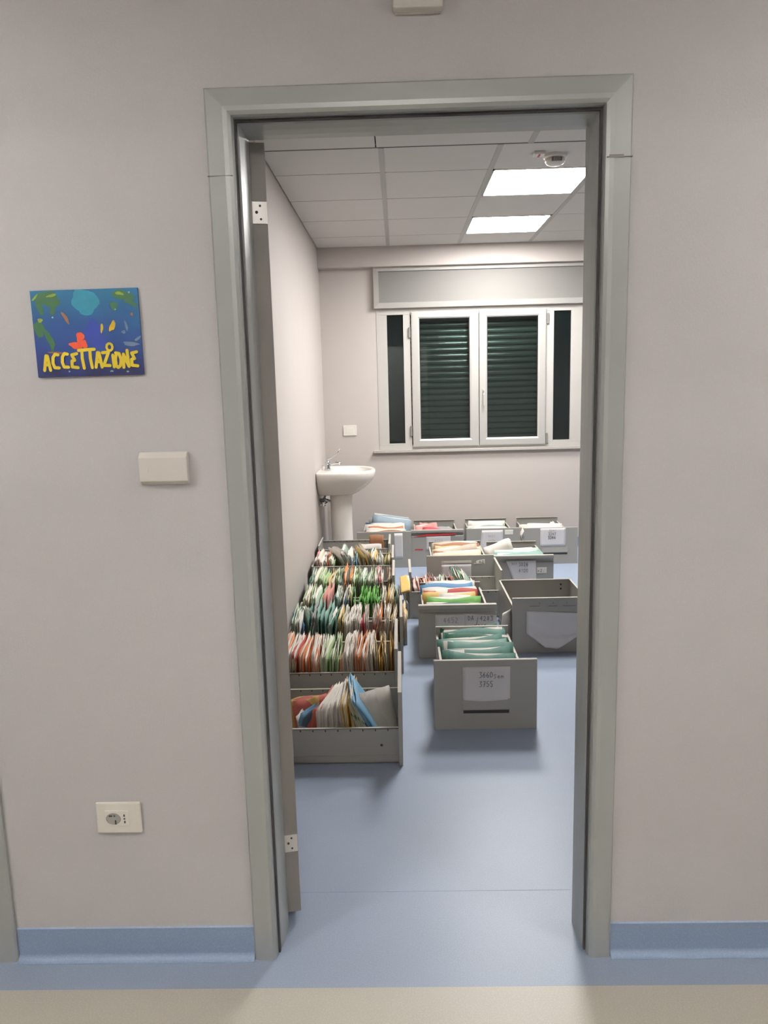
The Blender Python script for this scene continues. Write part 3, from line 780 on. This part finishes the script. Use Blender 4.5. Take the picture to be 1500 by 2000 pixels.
# nearest left drawer: folders slumped both ways (x, y, yaw, lean, colour, height, thickness, ...)
t1 = 'nearest left-wall drawer'
D1 = [(-.492, 'yellow', -.05, .225, .008, 2.3, 0, .15), (-.478, 'sky blue', .16, .19, .008, .9, 0, .22), (-.462, 'white', -.10, .18, .006, .4, 1, .22),
      (-.440, 'coral', -.16, .225, .008, 2.1, 0, .17), (-.405, 'coral', .13, .215, .012, 1.0, 0, .22), (-.400, 'grey', .08, .220, .006, .3, 1, .24), (-.392, 'coral', .03, .225, .008, .3, 0, .26),
      (-.378, 'white', .0, .225, .020, .5, 4, .27), (-.358, 'white', -.01, .225, .018, .4, 4, .28), (-.338, 'white', -.02, .23, .018, .3, 4, .28), (-.322, 'white', -.03, .24, .012, .2, 3, .29),
      (-.308, 'beige', -.04, .24, .008, .1, 2, .29), (-.297, 'cream', -.05, .25, .008, .1, 3, .29), (-.280, 'yellow', -.06, .265, .014, .1, 1, .30), (-.258, 'yellow', -.08, .265, .016, 0, 2, .30), (-.240, 'olive', -.16, .22, .008, -.1, 2, .27),
      (-.222, 'white', -.22, .255, .014, -.1, 4, .27), (-.202, 'pale green', -.26, .285, .008, -.1, 2, .29), (-.186, 'white', -.31, .280, .012, -.15, 4, .29), (-.162, 'sky blue', -.38, .315, .008, -.2, 0, .28), (-.140, 'sky blue', -.42, .320, .008, -.2, 0, .28), (-.112, 'dark green', -.60, .27, .008, -.1, 2, .28)]
cn = {}
for d in D1: cn[d[1]] = cn.get(d[1], 0) + 1
cc = {}
for (x, c, lean, h, th, yaw, ns, w) in D1:
    k = cc.get(c, 0); cc[c] = k + 1
    folder((x, 1.24 - (.02 if yaw > 2 else 0), .006), -yaw * .45, lean, c, h=h * .86, w=w, t=th, label=lab(c, k, cn[c], t1, 'left'), group='folders in the nearest left-wall drawer', sheets=ns, tilt=R.uniform(-.05, .05), rough=1.2, peek=.012, bend=lean * .06)
# large white sheet slumped at the plate end
o = folder((-.140, 1.165, .008), -.95, -.34, 'white', h=.232, w=.15, t=.006, label='large white paper wad leaning at the plate end of the nearest left-wall drawer', group='folders in the nearest left-wall drawer', sheets=3, rough=1.6, name='paper_wad')
o['category'] = 'paper'
# yellow folder lying across a drawer plate
o = folder((-.068, 2.60, .318), .02, 1.35, 'yellow', h=.055, w=.36, t=.006, label='yellow folder lying over the plate of the fourth left-wall drawer', group='loose folder', sheets=1)

# --- right-hand drawers, plates towards the door
def front_files(seq, x, w, y0, y1, h, lean, tail, group, z=.006, yaw=0, hj=.012, tilts=None):
    """folders stacked behind one another and leaning back (away from the door)"""
    n = {}
    for s in seq: n[s[0]] = n.get(s[0], 0) + 1
    cnt = {}; N = len(seq)
    for i, s in enumerate(seq):
        c = s[0]; ex = s[1] if len(s) > 1 else {}
        k = cnt.get(c, 0); cnt[c] = k + 1
        y = y0 + (y1 - y0) * (i + .5) / N
        folder((x + R.uniform(-.006, .006) + ex.get('dx', 0), y, z), PI / 2 + yaw + R.uniform(-.04, .04) + ex.get('yaw', 0), ex.get('lean', lean + R.uniform(-.04, .04)), c, h=h * ex.get('hs', 1) + R.uniform(-hj, hj), w=w * ex.get('ws', 1) * R.uniform(.95, 1.0),
               t=(y1 - y0) / N * R.uniform(.5, .8), label=lab(c, k, n[c], tail, 'front'), group=group, sheets=ex.get('n', R.choice((1, 2, 3))), tilt=ex.get('tilt', R.uniform(-.04, .04)), rough=ex.get('rough', 2.2), peek=ex.get('peek', .005), bend=ex.get('bend', .02))

def F(x, y): return (x, y, 0)
# RA 3660
cx = .2955
drawer(F(cx, 1.325), 0, .37, .62, .447, .316, .225, .268, 'front grey file drawer labelled 3660 and 3755, full of green folders', group=DG, grip=(.197 - cx, .402 - cx, .074, .137),
       sheets=[dict(r=(.196 - cx, .402 - cx, .122, .288), txt=[('3660', .267 - cx, .240, .024, .0125, .0022), ('Sem', .330 - cx, .237, .016, .0125, .0018), ('3755', .267 - cx, .198, .024, .0125, .0022)], desc='white sheet with the numbers 3660 and 3755')], poff=0)
seqA = [('dark green', dict(hs=.84, n=1, tilt=.03)), ('teal', dict(hs=.88, n=2, tilt=-.05)), ('teal', dict(hs=.92, n=1, tilt=.02)), ('teal', dict(n=3, tilt=-.03)), ('teal', dict(n=0, tilt=.05)), ('pale teal', dict(n=2, tilt=-.02)), ('teal', dict(n=2, tilt=-.07)), ('dark green', dict(n=1, tilt=.02)), ('teal', dict(hs=1.0, n=3, tilt=-.04, dx=.012)), ('white', dict(hs=.98, n=3, tilt=-.08, ws=.9)), ('dark green', dict(hs=1.03, ws=.93, dx=-.02, n=1))]
front_files(seqA, cx + .0, .325, 1.37, 1.84, .290, .42, 'front drawer of green folders', 'folders in the front green drawer')
# RB 4652
cx = .243
drawer(F(cx, 2.205), 0, .375, .61, .428, .305, .235, .27, 'grey file drawer with a lipped plate and two number sheets, behind the front drawer', group=DG, style='lip',
       sheets=[dict(r=(.121 - cx, .29 - cx, .10, .250), txt=[('4652', .165 - cx, .205, .028, .017, .0026), ('4728', .165 - cx, .15, .028, .017, .0026)], desc='grey-white sheet with the number 4652', ink='inkf'),
               dict(r=(.285 - cx, .455 - cx, .10, .252), y=-.001, txt=[('DA.', .300 - cx, .216, .024, .014, .0024), ('/', .342 - cx, .20, .03, .016, .0026), ('4283', .365 - cx, .214, .024, .015, .0024), ('4340', .33 - cx, .165, .026, .015, .0024)], desc='white sheet with the number 4283', poly=[(.285 - cx, .10), (.456 - cx, .10), (.456 - cx, .243), (.281 - cx, .253)])])
seqB = [('teal', dict(hs=.92)), ('dark green', dict(hs=.95)), ('bright green', dict(ws=.95)), ('white', dict(tilt=.10, ws=.6, hs=1.02, n=3)), ('yellow', dict(hs=1.0)), ('red', dict(hs=1.05, n=3)), ('white', dict(hs=1.05, n=3)), ('blue', dict(hs=1.10, tilt=-.06, n=1)), ('white', dict(hs=1.08, ws=.9, n=3)), ('white', dict(hs=1.05, ws=.8, n=3))]
front_files(seqB, cx - .01, .33, 2.26, 2.72, .278, .30, 'lipped drawer behind the front one', 'folders in the lipped drawer')
# RC empty drawer with the torn sheet
cx = .782
rc = drawer(F(cx, 2.262), 0, .452, .61, .460, .315, .262, .262, 'empty grey file drawer with a big torn sheet on its front', group=DG, holes=[(.948 - cx, .228, .6035), (.948 - cx, .200, .6035)],
       sheets=[])
fp = rc.children[0]
bm = bmesh.new()        # big crumpled sheet with its lower edge torn and folded up
nx, nz = 22, 18; x0, x1 = .629 - cx, 1.0 - cx
low = lambda s: .115 - .075 * min(1, s / .28) if s < .28 else (.040 + .006 * math.sin(9 * s) + .09 * max(0, s - .45) / .55)
g = []
for j in range(nz + 1):
    row = []
    for i in range(nx + 1):
        s, q = i / nx, j / nz
        zb = low(s); zt = .243 - .018 * s
        z = zb + (zt - zb) * q
        y = -.003 - .0015 * math.sin(8 * s + 3 * q) - .0012 * math.sin(17 * q + 5 * s)
        fold = .095 + .012 * s
        if z < fold: y -= .030 * ((fold - z) / .05) ** .7 * (.6 + .4 * math.sin(3 * s + .8))
        else: y -= .016 * math.exp(-((z - fold) / .010) ** 2)
        row.append(bm.verts.new((x0 + (x1 - x0) * s, y, z)))
    g.append(row)
for j in range(nz):
    for i in range(nx): bm.faces.new((g[j][i], g[j][i + 1], g[j + 1][i + 1], g[j + 1][i]))
solid(bm, geom=bm.faces[:], thickness=-.0004)
so = link('torn_sheet', bm, M['paper'], fp, smooth=True); so['label'] = 'large torn white sheet, lower edge curling out'
bm = bmesh.new()
for x in (.70, .775, .85): box(bm, x - cx, x - cx + .004, -.0012, 0, .283, .292)
for x0_, x1_ in ((.645, .70), (.75, .80), (.83, .90)): box(bm, x0_ - cx, x1_ - cx, -.0008, 0, .268, .272)
link('scratch', bm, M['alud'], fp)
# crumpled sheet stuffed between the drawers
bm = bmesh.new(); g = []
for j in range(15):
    row = []
    for i in range(9):
        s, q = i / 8, j / 14
        row.append(bm.verts.new((.006 * math.sin(9 * q + 4 * s) + .02 * (s - .5) + .012 * (q - .5), .16 * s - .08 + .01 * math.sin(7 * q), .23 * q + .008 * math.sin(5 * s + 8 * q) + .02 * s)))
    g.append(row)
for j in range(14):
    for i in range(8): bm.faces.new((g[j][i], g[j][i + 1], g[j + 1][i + 1], g[j + 1][i]))
solid(bm, geom=bm.faces[:], thickness=.0006)
o = link('crumpled_sheet', bm, M['paperw'], None, smooth=True, loc=(.522, 2.30, 0.001)); o.rotation_euler = (0, .03, -.5)
tag(o, 'crumpled white sheet standing in the gap beside the empty drawer', 'paper')
# RD sideways
drawer((-.012, 3.112, 0), -PI / 2, .37, .60, .375, .31, .178, .31, 'grey file drawer lying sideways behind the drawer labelled 4652', group=DG)
seqD = [('white', 1.2, dict(lean=-.5)), ('white', 1, dict(lean=-.5)), ('pink', 1, dict(lean=-.35, hs=1.05)), ('beige', 1), ('salmon', 1), ('pink', 1.1, dict(lean=-.3)), ('salmon', .8), ('pink', 1.1, dict(lean=-.35, hs=1.12)), ('white', 1), ('white', 1.1), ('mint', 1), ('dark green', .9), ('pink', 1.4, dict(lean=-.4, hs=1.15)), ('brown', .8), ('white', 1.2, dict(lean=-.4, hs=1.2)), ('rust', 1.6, dict(lean=-.45, hs=1.28)), ('green', 1.5, dict(lean=-.55, hs=1.36)), ('white', 1.5, dict(lean=-.65, hs=1.38)), ('grey green', 1.2, dict(lean=-.7, hs=1.3)), ('white', 1.2, dict(lean=-.75, hs=1.2))]
left_drawer_files(seqD, .03, .57, 2.96, 3.27, .215, 'sideways drawer behind the lipped one', 'folders in the sideways drawer', -.35, .05)
# RE 8302
cx = .357
drawer(F(cx, 3.372), 0, .40, .60, .478, .31, .25, .29, 'grey file drawer labelled 8302 behind the sideways drawer', group=DG,
       sheets=[dict(r=(.221 - cx, .432 - cx, .256, .274), amp=.001, mat='plast2'), dict(r=(.221 - cx, .430 - cx, .10, .248), txt=[('8302', .275 - cx, .214, .022, .012, .003)], desc='white sheet with the number 8302'),
               dict(r=(.447 - cx, .529 - cx, .25, .285), poly=[(.447 - cx, .25), (.527 - cx, .25), (.524 - cx, .283), (.47 - cx, .274)], mat='plast', txt=[('x', .455 - cx, .256, .014, .012, .0022), ('62', .484 - cx, .257, .018, .015, .0024)], desc='small torn tag with the number 62')])
seqE = [('beige', dict(hs=.92, tilt=.04)), ('cream', dict(hs=.95, tilt=-.05)), ('brown', dict(hs=.95, n=1)), ('beige', dict(hs=1.0, tilt=-.08, n=1)), ('tan', dict(hs=.98, tilt=.03)), ('brown', dict(hs=.99, n=0)), ('beige', dict(hs=1.0, n=1))]
front_files(seqE, cx, .35, 3.42, 3.85, .300, .22, 'drawer behind the sideways one', 'folders in the beige drawer')
# RF 4100
cx = .792
drawer(F(cx, 3.345), 0, .38, .60, .416, .31, .25, .285, 'grey file drawer labelled 3026 and 4100, with a slanted number sheet', group=DG, style='lip',
       sheets=[dict(r=(0, 1, 0, 1), poly=[(.72 - cx, .12), (.880 - cx, .12), (.876 - cx, .272), (.668 - cx, .272)], txt=[('3026', .757 - cx, .235, .024, .0135, .0026), ('4100', .757 - cx, .190, .024, .0135, .0022), ('307', .705 - cx, .244, .014, .011, .0016)], ink='ink', desc='white sheet with the numbers 3026 and 4100'),
               dict(r=(.884 - cx, .952 - cx, .180, .222), mat='plast', txt=[('x2.', .888 - cx, .192, .018, .014, .0024)], desc='small pale tag')])
seqF = [('pale teal', dict(hs=.98, n=1)), ('pale teal', dict(hs=1.0, n=3)), ('mint', dict(hs=.97)), ('white', dict(hs=1.10, tilt=-.30, ws=.62, n=1, dx=-.03, lean=.1)), ('cream', dict(hs=.85)), ('white', dict(hs=.85))]
front_files(seqF, cx - .01, .34, 3.40, 3.80, .300, .22, 'drawer with the slanted number sheet', 'folders in the slanted-sheet drawer')
# back row
cx = -.198
drawer(F(cx, 4.325), 0, .37, .60, .448, .305, .25, .28, 'grey file drawer of the back row beside the washbasin, sheet hanging on its front', group=DG,
       sheets=[dict(r=(-.115 - cx, -.045 - cx, .075, .292), curl=.0, desc='narrow white sheet')])
seqG = [('brown', dict(hs=1.0)), ('white', dict(hs=1.0, n=1)), ('rust', dict(hs=1.02, ws=.9)), ('white', dict(hs=1.10, n=3)), ('navy', dict(hs=1.06, ws=.9, dx=-.03)), ('grey blue', dict(hs=1.20, tilt=.17, n=1, rough=.8)), ('grey blue', dict(hs=1.22, tilt=.14, n=1, rough=.8)), ('grey', dict(hs=1.1))]
front_files(seqG, cx + .01, .34, 4.37, 4.80, .292, .15, 'back-row drawer beside the washbasin', 'folders in the back-row drawer beside the washbasin')
cx = .243
rh = drawer(F(cx, 4.345), 0, .37, .60, .434, .31, .25, .285, 'grey file drawer of the back row with red tape on its lipped plate', group=DG, style='lip',
       sheets=[dict(r=(.149 - cx, .352 - cx, .14, .256), txt=[('4150', .22 - cx, .215, .012, .014, .0016)], ink='inkf', desc='white sheet under red tape')])
fp = rh.children[0]
bm = bmesh.new(); prism(bm, [(-.196, .2555), (.150, .2665), (.15, .2795), (-.1, .275)], 'y', -.0055, -.003)
prism(bm, [(-.190, .142), (-.122, .142), (-.120, .152), (-.182, .152)], 'y', -.002, 0); link('red_tape', bm, M['red'], fp)['label'] = 'red adhesive tape strips'
seqH = [('pink', dict(hs=.94, n=0, ws=.9)), ('crimson', dict(hs=.97, n=0, ws=.8)), ('pink', dict(hs=1.02, tilt=-.12, ws=.62, n=1, dx=-.05)), ('pink', dict(hs=1.06, ws=.38, n=0, dx=-.08)), ('grey', dict(hs=.85)), ('beige', dict(hs=.8))]
front_files(seqH, cx, .32, 4.40, 4.80, .292, .15, 'red-taped back-row drawer', 'folders in the red-taped back-row drawer')
cx = .709
drawer(F(cx, 4.352), 0, .37, .59, .452, .310, .25, .29, 'grey file drawer of the back row labelled 4451 and 4520', group=DG, grip=(.65 - cx, .84 - cx, .085, .138),
       sheets=[dict(r=(.60 - cx, .785 - cx, .125, .295), poly=[(.595 - cx, .125), (.785 - cx, .125), (.785 - cx, .296), (.612 - cx, .296)], txt=[('4451', .665 - cx, .236, .020, .012, .0018), ('4520', .665 - cx, .195, .020, .012, .0018)], ink='inkf', desc='white sheet with the numbers 4451 and 4520'),
               dict(r=(.80 - cx, .87 - cx, .255, .295), mat='plast')])
seqI = [('cream', dict(hs=.93, n=3, tilt=-.03)), ('white', dict(hs=.97, n=3, ws=.9)), ('grey green', dict(hs=.9)), ('green', dict(hs=.9)), ('white', dict(hs=.98, tilt=.02))]
front_files(seqI, cx - .02, .33, 4.40, 4.78, .300, .15, 'back-row drawer after the red-taped one', 'folders after the red-taped drawer')
cx = 1.175
drawer(F(cx, 4.355), 0, .37, .60, .456, .305, .25, .29, 'rightmost grey file drawer of the back row, labelled 3247', group=DG, grip=(1.108 - cx, 1.322 - cx, .078, .138),
       sheets=[dict(r=(1.095 - cx, 1.305 - cx, .150, .302), txt=[('3241', 1.165 - cx, .276, .014, .013, .0014), ('3247', 1.16 - cx, .243, .022, .013, .0024), ('3346', 1.158 - cx, .212, .022, .013, .0036)], desc='white sheet with the numbers 3247 and 3346')])
seqJ = [('white', dict(hs=.93, n=3, tilt=-.02)), ('white', dict(hs=.96, n=3, ws=.9)), ('white', dict(hs=1.08, tilt=.55, ws=.35, n=2, dx=-.02)), ('cream', dict(hs=.9)), ('beige', dict(hs=.85))]
front_files(seqJ, cx - .02, .33, 4.40, 4.78, .300, .15, 'rightmost back-row drawer', 'folders in the rightmost back-row drawer')
# white curl of paper between the last two back-row drawers
bm = bmesh.new(); g = []
for j in range(13):
    q = j / 12
    g.append([bm.verts.new((.012 * math.sin(2.2 * PI * q) + .010 * (i / 4 - .5), -.035 * (i / 4), .15 + .16 * q - .02 * (i / 4) ** 2)) for i in range(5)])
for j in range(12):
    for i in range(4): bm.faces.new((g[j][i], g[j][i + 1], g[j + 1][i + 1], g[j + 1][i]))
solid(bm, geom=bm.faces[:], thickness=.0006)
o = link('paper_curl', bm, M['paperw'], None, smooth=True, loc=(.942, 4.350, 0))
tag(o, 'curled strip of white paper hanging between the last two back-row drawers', 'paper')

# small debris on the corridor floor, far right
bm = bmesh.new(); tube(bm, [(.985, -.045, .001), (.998, -.053, .001), (1.012, -.055, .001)], .0012, 6)
tag(link('floor_debris', bm, M['dark'], None), 'tiny dark thread on the blue floor strip near the skirting', 'debris')

# ------------------------------------------------------------------ camera, world, view
f, pitch, yaw, roll, cxm, D, hc = 1470.27, .165954, -.022428, -.025498, -.056476, 1.782039, 1.495922
fw = Vector((math.sin(yaw) * math.cos(pitch), math.cos(yaw) * math.cos(pitch), -math.sin(pitch)))
r = Vector((math.cos(yaw), -math.sin(yaw), 0)); u = r.cross(fw)
r2 = r * math.cos(roll) + u * math.sin(roll); u2 = -r * math.sin(roll) + u * math.cos(roll)
cam = bpy.data.objects.new('camera', bpy.data.cameras.new('camera')); COL.objects.link(cam)
m = Matrix((r2, u2, -fw)).transposed().to_4x4(); m.translation = Vector((cxm, -D, hc)); cam.matrix_world = m
cam.data.sensor_fit = 'VERTICAL'; cam.data.sensor_height = 36; cam.data.lens = f * 36 / 2000; cam.data.clip_start = .02
scene.camera = cam
w = bpy.data.worlds.new('night'); scene.world = w; w.use_nodes = True
w.node_tree.nodes['Background'].inputs[0].default_value = (.01, .015, .02, 1)
w.node_tree.nodes['Background'].inputs[1].default_value = .2
vs = scene.view_settings; vs.view_transform = 'Standard'; vs.look = 'None'; vs.exposure = .14; vs.gamma = 1
scene.cycles.max_bounces = 10; scene.cycles.diffuse_bounces = 6; scene.cycles.use_denoising = True
scene.cycles.sample_clamp_indirect = 6
